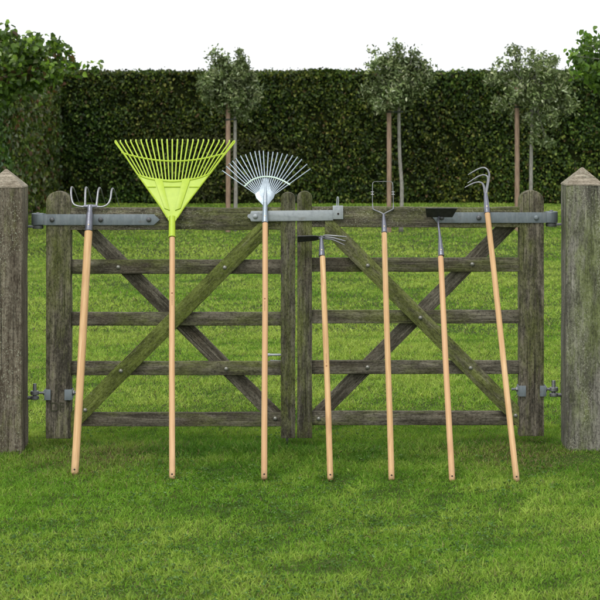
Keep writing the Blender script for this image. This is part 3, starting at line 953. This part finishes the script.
# ------------------------------------------------------------------ gate posts
def post(side):
    left = side == 'left'
    xc, hw = (-1.453, 0.0935) if left else (1.396, 0.0925)
    yc = 9.4; hd = 0.1
    zt, za = (1.308, 1.397) if left else (1.319, 1.405)
    root = empty('gate_post', (xc, yc, 0),
                 'thick brown weathered gate post with pyramid top at the left edge' if left else 'thick grey-green lichen-speckled gate post with pyramid top at the right edge',
                 'post', 'gate posts')
    bm = bmesh.new()
    n = 60
    ch = 0.006
    prof = [(-hw + ch, -hd), (hw - ch, -hd), (hw, -hd + ch), (hw, hd - ch), (hw - ch, hd), (-hw + ch, hd), (-hw, hd - ch), (-hw, -hd + ch)]
    # more points across the faces so that the surface can weather
    pr = []
    for i, p in enumerate(prof):
        q = prof[(i + 1) % 8]
        m = 8 if i % 2 == 0 else 1
        for k in range(m): pr.append((p[0] + (q[0] - p[0]) * k / m, p[1] + (q[1] - p[1]) * k / m))
    rings = []
    for i in range(n + 1):
        z = -0.1 + (zt + 0.1) * i / n
        ring = []
        for (x, y) in pr:
            nn = noise.noise(Vector((x * 30, y * 30, z * 1.6 + (5 if left else 11)))) * 0.0035 + noise.noise(Vector((x * 9, y * 9, z * 5))) * 0.002
            f = 1 + nn / hw
            ring.append(bm.verts.new((z, -y * f, x * f)))      # local X up, Y towards the camera side
        rings.append(ring)
    k = len(pr)
    for i in range(n):
        for j in range(k):
            bm.faces.new((rings[i][j], rings[i][(j + 1) % k], rings[i + 1][(j + 1) % k], rings[i + 1][j]))
    bm.faces.new(rings[0][::-1]); bm.faces.new(rings[-1])
    o = add_obj('shaft', bm_mesh(bm), M['post_l' if left else 'post_r'], root, (xc, yc, 0), rot=(0, R(-90), 0))
    o.rotation_euler = (0, R(-90), 0)
    auto_smooth(o, 40)
    # pyramid cap, slightly proud
    bm = bmesh.new()
    e = 0.0015
    m = 10
    faces = []
    cs = [(-hw - e, -hd - e), (hw + e, -hd - e), (hw + e, hd + e), (-hw - e, hd + e)]
    base = [bm.verts.new((a, b_, zt - 0.004)) for a, b_ in cs]
    rim = [bm.verts.new((a, b_, zt)) for a, b_ in cs]
    apex = bm.verts.new((0, 0, za))
    for i in range(4):
        j = (i + 1) % 4
        bm.faces.new((base[i], base[j], rim[j], rim[i])); bm.faces.new((rim[i], rim[j], apex))
    bm.faces.new(base[::-1])
    bmesh.ops.bevel(bm, geom=[x for x in bm.edges if (x.verts[0].co.z > zt - 0.001 or x.verts[1].co.z > zt - 0.001)], offset=0.003, segments=2, affect='EDGES')
    capm = M['cap']
    auto_smooth(add_obj('pyramid_top', bm_mesh(bm), capm, root, (xc, yc, 0)), 30)
    # gudgeon plates and pins
    s = 1 if left else -1
    xs_ = xc + s * (hw - 0.01)
    zt_, pinx = (gz_(226.2), gx_(38.2)) if left else (gz_(223.9), gx_(551))
    bm = bmesh.new()
    a, b_ = sorted((xs_, pinx + s * 0.004))
    bm_box(bm, (a, GY - 0.027, zt_ - 0.007), (b_, GY + 0.009, zt_ + 0.004), 0.002)
    bm_lathe(bm, [(0.026, zt_ - 0.012), (0.028, zt_ - 0.009), (0.028, zt_ + 0.0035), (0.026, zt_ + 0.0045)], (pinx, GY - 0.009, 0), 'Z', 20)
    bm_lathe(bm, [(0.010, zt_ + 0.004), (0.010, zt_ + 0.066), (0.007, zt_ + 0.070)], (pinx, GY - 0.009, 0), 'Z', 14)
    auto_smooth(add_obj('hinge_pin', bm_mesh(bm), M['iron'], root, (0, 0, 0)), 35)
    zl = gz_(397.2 if left else 394.2)
    pinx = gx_(35.3) if left else gx_(553.2)
    bm = bmesh.new()
    bm_tube(bm, [Vector((xs_, GY - 0.02, zl)), Vector((pinx, GY - 0.02, zl))], 0.009, 12)
    bm_lathe(bm, [(0.019, zl - 0.008), (0.022, zl - 0.005), (0.022, zl + 0.006), (0.019, zl + 0.009)], (pinx, GY - 0.02, 0), 'Z', 20)
    bm_lathe(bm, [(0.0095, zl), (0.0095, zl + 0.068), (0.008, zl + 0.071)], (pinx, GY - 0.02, 0), 'Z', 14)
    auto_smooth(add_obj('hinge_pin', bm_mesh(bm), M['iron'], root, (0, 0, 0)), 35)
    return root


M['cap'] = wood_mat('lit_lichen_post_top', light=(0.42, 0.37, 0.29), dark=(0.15, 0.125, 0.09), algae=0.35, lichen=1.0, tone=0.95, speck=0.53)  # lichened tops, paler than the shafts: light from above painted into the colour
post('left')
post('right')


# ------------------------------------------------------------------ tools
class Tool:
    """local frame: origin at the foot of the handle, +Z up the handle, +X right, +Y away from the camera"""
    def __init__(s, name, label, cat, foot, rest, restY):
        fy = (CAMH - 0.004) * F / (foot[1] - HZ)
        B = W(foot[0], foot[1], fy)
        T = W(rest[0], rest[1], restY)
        u = (T - B).normalized()
        r = Vector((1, 0, 0)); r = (r - u * r.dot(u)).normalized()
        y = u.cross(r)
        s.B, s.u, s.r, s.y = B, u, r, y
        s.root = empty(name, B, label, cat, 'garden tools leaning on the gate')
        m = Matrix((r, y, u)).transposed()
        s.root.rotation_euler = m.to_euler()

    def L(s, px, py, off=0.0):
        o = Vector((0, 0, CAMH)); d = W(px, py, 1.0) - o
        p0 = s.B + s.y * off
        t = (p0 - o).dot(s.y) / d.dot(s.y)
        q = o + d * t - s.B
        return Vector((q.dot(s.r), off, q.dot(s.u)))

    def add(s, name, bm, mat, parent=None, ang=40):
        return auto_smooth(add_obj(name, bm_mesh(bm), mat, parent or s.root, local=True), ang)

    def handle(s, top, r0=0.0140, r1=0.0138, mark=None, n=30):
        """turned wooden handle with a rounded foot and a hanging hole"""
        zt = s.L(*top).z
        bm = bmesh.new()
        pts, rad = [], []
        for z, k in ((0.0, 0.35), (0.0015, 0.62), (0.005, 0.85), (0.010, 0.97), (0.016, 1.0)):
            pts.append(Vector((0, 0, z))); rad.append(r0 * k)
        for i in range(1, n + 1):
            t = i / n
            z = 0.016 + (zt - 0.016) * t
            pts.append(Vector((0.0015 * math.sin(t * 3.1 + s.B.x * 5) * math.sin(math.pi * t), 0, z)))
            rad.append(r0 + (r1 - r0) * t)
        bm_tube(bm, pts, rad, 20)
        h = s.add('handle', bm, M['handle'])
        bm = bmesh.new()
        bm_lathe(bm, [(0.0043, -r0 - 0.0003), (0.0043, r0 + 0.0003)], (0, 0, 0.022), 'Y', 14)
        s.add('hanging_hole', bm, M['hole'], h)
        if mark:
            z = s.L(*mark[:2]).z
            sgn = mark[2]
            bm = bmesh.new()
            bm_lathe(bm, [(0.0042, -r0 - 0.0004), (0.0042, -r0 + 0.003)], (0, 0, z), 'Y', 12)
            zz = z - sgn * 0.014
            for k in range(11):
                hh = 0.0018 + 0.0012 * ((k * 7) % 3)
                ww = 0.0011 + 0.0005 * ((k * 5) % 2)
                bm_box(bm, (-ww, -r0 - 0.0003, min(zz, zz - sgn * hh)), (ww, -r0 + 0.002, max(zz, zz - sgn * hh)))
                zz -= sgn * (hh + 0.0021)
            s.add('burnt_stamp', bm, M['ink'], h)
        return h

    def ferrule(s, p0, p1, w0, w1, mat, rivet=True, name='ferrule'):
        """conical socket from pixel p0 (wood end) to p1, widths in metres"""
        a, b_ = s.L(*p0), s.L(*p1)
        bm = bmesh.new()
        pts = [a, a.lerp(b_, 0.02), a.lerp(b_, 0.35), a.lerp(b_, 0.7), b_]
        bm_tube(bm, pts, [w0 * 0.96, w0, w0 * 0.75 + w1 * 0.25, w0 * 0.35 + w1 * 0.65, w1], 20)
        f = s.add(name, bm, mat)
        if rivet:
            q = a.lerp(b_, 0.28)
            rr = w0 * 0.8 + w1 * 0.2
            bm = bmesh.new()
            bm_lathe(bm, [(0.0036, -rr + 0.002), (0.0036, -rr - 0.0008), (0.002, -rr - 0.002)], (q.x, 0, q.z), 'Y', 12)
            s.add('rivet', bm, M['rivet'], f)
        return f


# --- 1 four-tine cultivator
t = Tool('hand_cultivator', 'four-tined grey steel cultivator on a thick wooden handle, leaning left of all the other tools', 'cultivator', (74.6, 475.5), (89.9, 208), FS - 0.016)
t.handle((88.3, 232), 0.0178, 0.0195)
t.ferrule((88.6, 231.3), (89.6, 213.5), 0.0190, 0.0165, M['toolsteel'])
bm = bmesh.new()
c0 = t.L(89.7, 213.6); c1 = t.L(90, 206)
bm_tube(bm, [c0, c0.lerp(c1, 0.3), c1], [0.0155, 0.0125, 0.014], 14, flat=0.8)
a, b_ = t.L(82.5, 206.4), t.L(98.2, 206.2)
bm_tube(bm, [a, a.lerp(b_, .2), a.lerp(b_, .5), a.lerp(b_, .8), b_], [0.005, 0.0085, 0.011, 0.0085, 0.005], 12, flat=0.7)
t.add('neck', bm, M['toolsteel'])
tines = [
    [(83.5, 206.8, 0), (77.5, 206, 0), (73.2, 203.5, 0), (71.3, 197, 0), (71.1, 190, 0), (71.8, 187, 0.008), (74.0, 189.5, 0.035), (76.8, 196.5, .085), (80, 205, .14)],
    [(85.0, 206, 0), (85.2, 199, 0), (85.5, 190.5, 0), (86.3, 187.3, 0.008), (88.2, 190.5, .035), (90.3, 197, .085), (92.5, 204, .14)],
    [(96.4, 205.6, 0), (97.3, 198, 0), (98.2, 191, 0), (99.6, 187.8, 0.008), (101.2, 190.5, .035), (103.2, 197, .085), (105.4, 204, .14)],
    [(97.2, 206.8, 0), (103, 206.6, 0), (107.8, 204, 0), (110.5, 198.5, 0), (111.4, 191.5, 0), (112.7, 188.3, 0.008), (114.4, 191, .035), (116.8, 198, .085), (119.4, 206.5, .14)]]
for tp in tines:
    bm = bmesh.new()
    bm_tube(bm, catmull([t.L(*p) for p in tp], 6), [0.0056, 0.0052, 0.0050, 0.0048, 0.0040, 0.0030, 0.0016], 10, flat=0.8)
    t.add('tine', bm, M['tine'])

# --- 2 lime green plastic leaf rake
t = Tool('leaf_rake', 'wide lime green plastic leaf rake with fan head upright', 'leaf rake', (172.2, 480), (172.2, 208), FS - 0.0075)
t.handle((172, 238), 0.0140, 0.0135, mark=(172.3, 294.5, 1))
bm = bmesh.new()
a, b_ = t.L(172, 237.5), t.L(172.1, 217)
bm_tube(bm, [a, a.lerp(b_, .05), a.lerp(b_, .12), b_], [0.0182, 0.0185, 0.0165, 0.0165], 18)
t.add('socket', bm, M['lime'])
def q(px, py): v = t.L(px, py); return (v.x, v.z)
bm = bmesh.new()
# plate outline with a concave arc along its top
poly = [q(168.3, 221), q(167.2, 218), q(163.8, 211.5), q(160, 206), q(137.0, 173.5)]
for k in range(0, 13):
    s_ = k / 12
    x = 137.8 + (209.8 - 137.8) * s_
    poly.append(q(x, 174.5 + 5.6 * (1 - (2 * s_ - 1) ** 2)))
poly += [q(210.6, 172.8), q(185, 206), q(180.8, 211.5), q(177.2, 218), q(176, 221)]
bm_prism(bm, poly, -0.003, 0.003, 0.001)
# raised diverging ribs and cross ridges
for P4 in ([(154.2, 179.0), (162.2, 179.6), (169.8, 211), (164.5, 209)], [(182.5, 179.6), (190.6, 179.0), (180.6, 209), (175.2, 211)]):
    bm_prism(bm, [q(*p) for p in P4], -0.0085, -0.002, 0.001)
for (x0, y0, x1, y1) in ((147.5, 187.0, 155.8, 187.0), (163.3, 186.9, 181.2, 186.9), (189.2, 187, 200.4, 187)):
    A_, B_ = t.L(x0, y0, -0.004), t.L(x1, y1, -0.004)
    bm_tube(bm, [A_, B_], 0.0034, 8)
for pts in ([(137.3, 174.5), (146, 178), (154.8, 180)], [(161.5, 181), (172.5, 181.7), (183, 181)], [(190, 180), (200, 177.5), (210.3, 173.6)]):
    bm_tube(bm, catmull([t.L(px, py, -0.003) for px, py in pts], 5), 0.0048, 8)
# outer stiffening edges
for pts in ([(115.3, 140.5), (137.0, 173.5), (160.5, 206.5), (167.6, 218)], [(233.8, 141.0), (210.2, 173.0), (184.4, 206.5), (177, 218)]):
    bm_tube(bm, [t.L(px, py, -0.001) for px, py in pts], 0.0046, 8)
t.add('fan_plate', bm, M['lime'])
bm = bmesh.new()
arc = [t.L(121.5 + (227 - 121.5) * k / 24, 152.6 + 8.6 * (1 - (2 * k / 24 - 1) ** 2), -0.001) for k in range(25)]
bm_tube(bm, arc, 0.0046, 8, flat=1.0)
t.add('cross_band', bm, M['lime'])
NT = 24
for i in range(NT):
    s_ = i / (NT - 1)
    xt = 115.2 + (234.6 - 115.2) * s_
    xb = 138.5 + (209 - 138.5) * s_
    yb_ = 175.5 + 5.8 * (1 - (2 * s_ - 1) ** 2)
    ytip = 139.6 + 1.3 * abs(2 * s_ - 1) ** 3
    bm = bmesh.new()
    P_ = [t.L(xb, yb_, 0), t.L(xb + (xt - xb) * 0.5, yb_ + (ytip - yb_) * 0.5, 0.0), t.L(xt, ytip + 1.6, -0.002), t.L(xt, ytip, 0.006), t.L(xt, ytip + 2.0, 0.030)]
    bm_tube(bm, [P_[0], P_[1], P_[2], P_[3], P_[4]], [0.0034, 0.0036, 0.0038, 0.0042, 0.0026], 8)
    t.add('tine', bm, M['lime'], ang=60)

# --- 3 steel leaf rake
t = Tool('leaf_rake', 'silver steel leaf rake with springy wire fan head, in front of the gate latch', 'leaf rake', (264.2, 480), (265.2, 207.5), FS - 0.016)
t.handle((264.9, 223.5), 0.0140, 0.0136, mark=(265.0, 300, 1))
t.ferrule((265, 223), (265.3, 203), 0.0158, 0.0112, M['zinc'])
def q(px, py): v = t.L(px, py); return (v.x, v.z)
bm = bmesh.new()
bm_prism(bm, [q(263.2, 206), q(256.2, 198.5), q(254.8, 194), q(259.5, 191.5), q(263, 178.6), q(268, 178.6), q(270.8, 191.5), q(275.4, 193.8), q(273.6, 198.5), q(267.4, 206)], -0.0045, 0.0045, 0.002)
A_, B_ = t.L(265.3, 205), t.L(265.6, 178)
bm_tube(bm, [A_, A_.lerp(B_, .3), B_], [0.0115, 0.012, 0.004], 12, flat=0.7)
t.add('head_plate', bm, M['zinc'])
tips = [(222.6, 170.9), (226.7, 166.6), (229.8, 163.8), (232.8, 161.3), (236.2, 158.7), (240.8, 156.2), (245.6, 154.9), (250.2, 153.0), (255, 151.8), (259.2, 151.3), (263.4, 151.3),
        (268.3, 152.4), (273, 152.4), (277.6, 153), (282.3, 154), (287.2, 154.8), (292.4, 155.8), (297.2, 157.4), (301.4, 159.8), (306.5, 164.6), (309.8, 169.2)]
n_ = len(tips)
for i, (tx, ty) in enumerate(tips):
    s_ = i / (n_ - 1)
    bx = 256.0 + (274.6 - 256.0) * s_
    by = 194.5 - 3.5 * math.sin(math.pi * s_)
    dx, dy = tx - bx, ty - by
    ln_ = math.hypot(dx, dy)
    ux, uy = dx / ln_, dy / ln_
    bm = bmesh.new()
    P_ = [t.L(bx, by, 0), t.L(bx + dx * .5, by + dy * .5, -0.004), t.L(tx - ux * 1.6, ty - uy * 1.6, 0.0), t.L(tx, ty, 0.006), t.L(tx + ux * 1.6 + (0.6 if s_ > 0.5 else -0.6), ty + 1.8, 0.028)]
    bm_tube(bm, catmull(P_, 4), [0.0032, 0.0030, 0.0030, 0.0029, 0.0024], 8, flat=0.7)
    t.add('tine', bm, M['zinc'], ang=60)
bm = bmesh.new()
bm_tube(bm, catmull([t.L(px, py, -0.006) for px, py in ((244.2, 186.6), (251.5, 180.3), (260, 177.2), (267, 176.5), (275, 177.6), (283, 180.6), (290, 184.6))], 4), 0.0050, 8, flat=0.35, up=Vector((0, 1, 0)))
t.add('cross_band', bm, M['bar'])

# --- 4 double hoe: blade one side, three prongs the other
t = Tool('double_hoe', 'double-sided hoe with dark blade to the left and three short prongs to the right', 'hoe', (330.4, 480.5), (322, 240), GY - 0.0950)
t.handle((321.8, 257), 0.0140, 0.0136, mark=(325.3, 367.3, -1))
t.ferrule((321.8, 256.4), (321.4, 238.5), 0.0155, 0.0085, M['toolsteel'])
bm = bmesh.new()
z = t.L(321.4, 237.5).z
xl = t.L(297.5, 238).x; x0 = t.L(321, 238).x
c = Vector((x0, 0, z))
def blade(pts, th=0.0035):
    bm = bmesh.new()
    lo = [bm.verts.new((p[0], p[1], p[2] - th / 2)) for p in pts]
    hi = [bm.verts.new((p[0], p[1], p[2] + th / 2)) for p in pts]
    fs = [bm.faces.new(lo[::-1]), bm.faces.new(hi)]
    n = len(pts)
    for i in range(n): fs.append(bm.faces.new((lo[i], lo[(i + 1) % n], hi[(i + 1) % n], hi[i])))
    return bm
t.add('blade', blade([(x0 + 0.012, -0.006, z), (x0 + 0.012, 0.006, z), (x0 - 0.030, 0.024, z - 0.001), (xl, 0.028, z - 0.006), (xl, -0.026, z - 0.006), (x0 - 0.030, -0.020, z - 0.001)]), M['blade'])
bm = bmesh.new()
bm_tube(bm, [c + Vector((-0.012, 0, -0.006)), c + Vector((0, 0, 0.002)), c + Vector((0.014, 0, -0.002))], [0.006, 0.010, 0.007], 12)
t.add('neck', bm, M['toolsteel'])
for (ex, ey, off) in ((346.6, 236.8, -0.030), (345.5, 241.0, 0.0), (344.6, 244.9, 0.030)):
    e = t.L(ex, ey, off)
    m_ = t.L(333, (ey + 235.8) / 2 - 0.5, off * 0.8)
    bm = bmesh.new()
    bm_tube(bm, catmull([c + Vector((0.008, 0, 0)), c + Vector((0.018, off * 0.45, 0.002)), m_, e], 5), [0.0050, 0.0048, 0.0042, 0.0024], 9, flat=0.8)
    t.add('tine', bm, M['tine'])

# --- 5 wire weeder
t = Tool('wire_weeder', 'wire weeder with a thin rectangular loop held in a forked neck', 'weeder', (391.6, 481), (383.6, 211), FS - 0.009)
t.handle((384.4, 233.5), 0.0140, 0.0136)
t.ferrule((384.4, 233), (383.5, 213.8), 0.0150, 0.0062, M['toolsteel'])
bm = bmesh.new()
c = t.L(383.5, 214.5)
for pts in ([(383.5, 215.2), (381.5, 213), (374.0, 209.8), (372.9, 207.8), (372.6, 204)], [(383.5, 215.2), (385.6, 213), (392.4, 209.6), (393.3, 207.6), (393.3, 204)]):
    bm_tube(bm, catmull([t.L(*p) for p in pts], 4), [0.0050, 0.0042, 0.0040, 0.0034, 0.0026], 10)
t.add('forked_neck', bm, M['iron'])
bm = bmesh.new()
loop = [(372.6, 206), (372.4, 198), (372.5, 190), (372.6, 184.2), (373.8, 182.0), (378, 181.6), (388, 181.6), (391.6, 182.0), (392.7, 184.2), (392.9, 190), (393.2, 198), (393.3, 206)]
bm_tube(bm, catmull([t.L(*p) for p in loop], 4), 0.0016, 8)
t.add('wire_loop', bm, M['iron'])
for px in (372.4, 393.1):
    p = t.L(px, 193.4)
    bm = bmesh.new()
    bm_lathe(bm, [(0.0024, -0.010), (0.0024, 0.010)], (p.x, 0, p.z), 'Z', 10)
    for dz in (-0.0075, 0.0075):
        bm_box(bm, (p.x - 0.0075, -0.003, p.z + dz - 0.0016), (p.x + 0.0075, 0.003, p.z + dz + 0.0016))
    t.add('clamp_screw', bm, M['tine'])

# --- 6 draw hoe
t = Tool('draw_hoe', 'hoe with a black angled blade on a thin curved neck', 'hoe', (452.2, 482), (438.6, 217.5), FS - 0.021)
t.handle((441.4, 257), 0.0140, 0.0136)
t.ferrule((441.3, 256.2), (440, 238), 0.0152, 0.0078, M['toolsteel'])
bm = bmesh.new()
bm_tube(bm, catmull([t.L(440.1, 239.5), t.L(439.2, 231), t.L(438.4, 224), t.L(438.3, 219.5, 0.003), t.L(439, 216.6, 0.004)], 5), [0.0080, 0.0058, 0.0050, 0.0050, 0.0060], 12)
t.add('neck', bm, M['toolsteel'])
z = t.L(439, 216.4).z
def bx(px, py, off): return t.L(px, py, off).x
Y0 = 0.006
Y1 = -0.068
bm = blade([(bx(426.6, 216.5, Y0), Y0, z), (bx(452.3, 216.5, Y0), Y0, z), (bx(457.6, 208.5, Y1), Y1, z + 0.004), (bx(425.4, 208.5, Y1), Y1, z + 0.004)], 0.003)
t.add('blade', bm, M['blade'])

# --- 7 three-prong cultivator
t = Tool('three_prong_cultivator', 'three-pronged cultivator with curved tines bent to the left, rightmost leaning tool', 'cultivator', (516.8, 482.5), (486.7, 207), FS - 0.015)
t.handle((487.2, 213.8), 0.0140, 0.0138)
t.ferrule((487.2, 213.5), (485.6, 193), 0.0152, 0.0085, M['toolsteel'])
for k, tp in enumerate([
        [(485.8, 196, 0), (487, 189, -0.01), (488.6, 181, -0.025), (489.2, 174.5, -0.04), (487.2, 169.6, -0.05), (483.2, 167.7, -0.05), (477, 169.6, -0.05), (468, 174.8, -0.05)],
        [(485.8, 196, 0), (486.8, 188, 0), (487.9, 181, 0), (487.8, 177.2, 0), (485, 175.2, 0), (481, 175.4, 0), (475.5, 178, 0), (467.5, 183.2, 0)],
        [(485.4, 196, 0), (484.6, 190, 0.015), (483.6, 185.5, 0.03), (481.8, 183, 0.04), (478.5, 182.1, 0.045), (474, 183, 0.045), (469.5, 185, 0.045), (464.7, 187.6, 0.045)]]):
    bm = bmesh.new()
    bm_tube(bm, catmull([t.L(*p) for p in tp], 5), [0.0062, 0.0055, 0.0050, 0.0050, 0.0046, 0.0040, 0.0020], 10, flat=0.8)
    t.add('tine', bm, M['tine'])

# ------------------------------------------------------------------ grass
feet = [Vector(o.location) for o in COL.objects if o.get('group') == 'garden tools leaning on the gate']


def blades(n, y0, y1, margin, hbase, wbase, flatten=0.5):
    y = np.sqrt(rng.uniform(y0 ** 2, y1 ** 2, n))
    x = rng.uniform(-1, 1, n) * (0.158 * y + margin)
    P2 = np.stack([x, y], 1)
    clump = vnoise(P2, 5.0, 3.1); patch = vnoise(P2, 1.0, 3.7); fine = vnoise(P2, 16.0, 4.2)
    # longer unmown grass under the gate and against the posts
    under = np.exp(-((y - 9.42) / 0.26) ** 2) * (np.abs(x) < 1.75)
    lush_shade = under * np.clip(0.62 + 0.6 * vnoise(P2, 2.2, 5.5), 0, 1.3)
    worn = np.clip(np.exp(-((x + 0.98) / 0.30) ** 2 - ((y - 9.15) / 0.40) ** 2) + np.exp(-((x - 1.06) / 0.26) ** 2 - ((y - 9.2) / 0.38) ** 2), 0, 1)
    tuft = vnoise(P2, 34.0, 6.6)
    H = hbase * rng.uniform(0.5, 1.2, n) * np.clip(0.95 + 0.24 * clump + 0.2 * fine + 0.28 * tuft, 0.3, 2) + lush_shade * 0.046 * rng.uniform(0.4, 1.2, n) * (1 - 0.75 * worn)
    for f in feet:                        # flattened where the handles stand
        dd = np.hypot(x - f.x, (y - f.y + 0.08) * 0.6)
        H *= 1 - 0.3 * np.exp(-(dd / 0.07) ** 2)
    H *= 1 - 0.85 * np.exp(-((x - 1.42) / 0.28) ** 2 - ((y - 9.14) / 0.22) ** 2)
    H = np.clip(H, 0.008, 0.12)
    keep = rng.uniform(0, 1, n) > 0.22 * worn
    # colours
    fresh = np.array([0.145, 0.300, 0.024]); deep = np.array([0.044, 0.120, 0.011]); yell = np.array([0.34, 0.44, 0.082]); straw = np.array([0.27, 0.24, 0.11]); brn = np.array([0.13, 0.10, 0.05])
    streak = vnoise(P2 * [0.35, 1.6], 1.5, 7.7)
    k = np.clip(0.36 + 0.22 * np.clip((y - 9.6) / 1.5, 0, 1) + 0.35 * patch + 0.28 * streak + 0.30 * clump + 0.30 * fine + 0.15 * tuft + rng.normal(size=n) * 0.22, 0, 1)[:, None]
    C = fresh * (1 - k) + yell * k
    d = np.clip(0.62 * lush_shade + 0.40 * np.clip(-clump, 0, 1) + 0.30 * np.clip(-tuft, 0, 1) + rng.normal(size=n) * 0.18 + 0.08 + 0.22 * np.exp(-((y - 9.1) / 0.5) ** 2), 0, 0.9)[:, None]  # deeper green of lush growth, with shade beneath the gate painted in
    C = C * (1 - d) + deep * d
    s = (rng.uniform(0, 1, n) < 0.035 + 0.26 * worn)[:, None]
    C = np.where(s, straw * rng.uniform(0.6, 1.1, (n, 1)), C)
    s = (rng.uniform(0, 1, n) < 0.015 + 0.22 * worn)[:, None]
    C = np.where(s, brn, C)
    C = C * rng.uniform(0.78, 1.22, (n, 1))
    x, y, H, C = x[keep], y[keep], H[keep], C[keep]; n = len(x)
    base = np.stack([x, y, gz(x, y) - 0.003], 1)
    az_ = rng.uniform(0, 2 * math.pi, n)
    lean = np.abs(rng.normal(size=n)) * 0.45 + 0.15 + flatten * rng.uniform(0, 0.9, n) ** 2
    dirv = np.stack([np.cos(az_) * np.sin(lean), np.sin(az_) * np.sin(lean), np.cos(lean)], 1)
    lean2 = np.clip(lean * 1.9, 0, 1.65)
    dir2 = np.stack([np.cos(az_) * np.sin(lean2), np.sin(az_) * np.sin(lean2), np.cos(lean2)], 1)
    aw = rng.uniform(0, 2 * math.pi, n)
    side = np.stack([np.cos(aw), np.sin(aw), np.zeros(n)], 1)
    side = unit(side - (side * dirv).sum(1, keepdims=True) * dirv)
    w = wbase * rng.uniform(0.6, 1.3, n)[:, None]
    m = base + dirv * (H * 0.55)[:, None]
    tip = m + dir2 * (H * 0.55)[:, None]
    V = np.stack([base - side * w * .5, base + side * w * .5, m + side * w * .42, m - side * w * .42, tip], 1)
    return V, C


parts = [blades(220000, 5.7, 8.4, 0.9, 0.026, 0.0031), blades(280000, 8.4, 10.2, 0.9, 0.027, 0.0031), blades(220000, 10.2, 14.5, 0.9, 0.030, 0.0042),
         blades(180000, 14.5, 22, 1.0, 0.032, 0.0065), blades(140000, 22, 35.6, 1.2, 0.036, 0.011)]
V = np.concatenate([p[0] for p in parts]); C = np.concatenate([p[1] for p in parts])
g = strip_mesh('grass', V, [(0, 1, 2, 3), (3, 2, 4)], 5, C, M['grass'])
tag(g, 'short mown green grass covering the whole lawn', 'grass', kind='stuff')

# small clover leaves among the near grass
n = 5000
y = rng.uniform(6.2, 10.0, n); x = rng.uniform(-1, 1, n) * (0.158 * y + 0.3)
dens = vnoise(np.stack([x, y], 1), 3.0, 8.8)
k = dens > 0.15
x, y = x[k], y[k]; n = len(x)
P = np.stack([x, y, gz(x, y) + rng.uniform(0.008, 0.022, n)], 1)
P = np.repeat(P, 3, 0) + rng.normal(size=(n * 3, 3)) * [0.006, 0.006, 0.001]
L = rng.uniform(0.007, 0.013, len(P))
o = leaves('clover', P, np.tile([0, 0, 1.0], (len(P), 1)), L, L * 0.9, palette(len(P), [(0.07, 0.15, 0.03), (0.12, 0.21, 0.06), (0.05, 0.10, 0.025)], [3, 2, 2]), M['grass'], None, shape='leaf', jitter=0.35, droop=0)
tag(o, 'low clover leaves scattered through the grass nearest the camera', 'clover', kind='stuff')
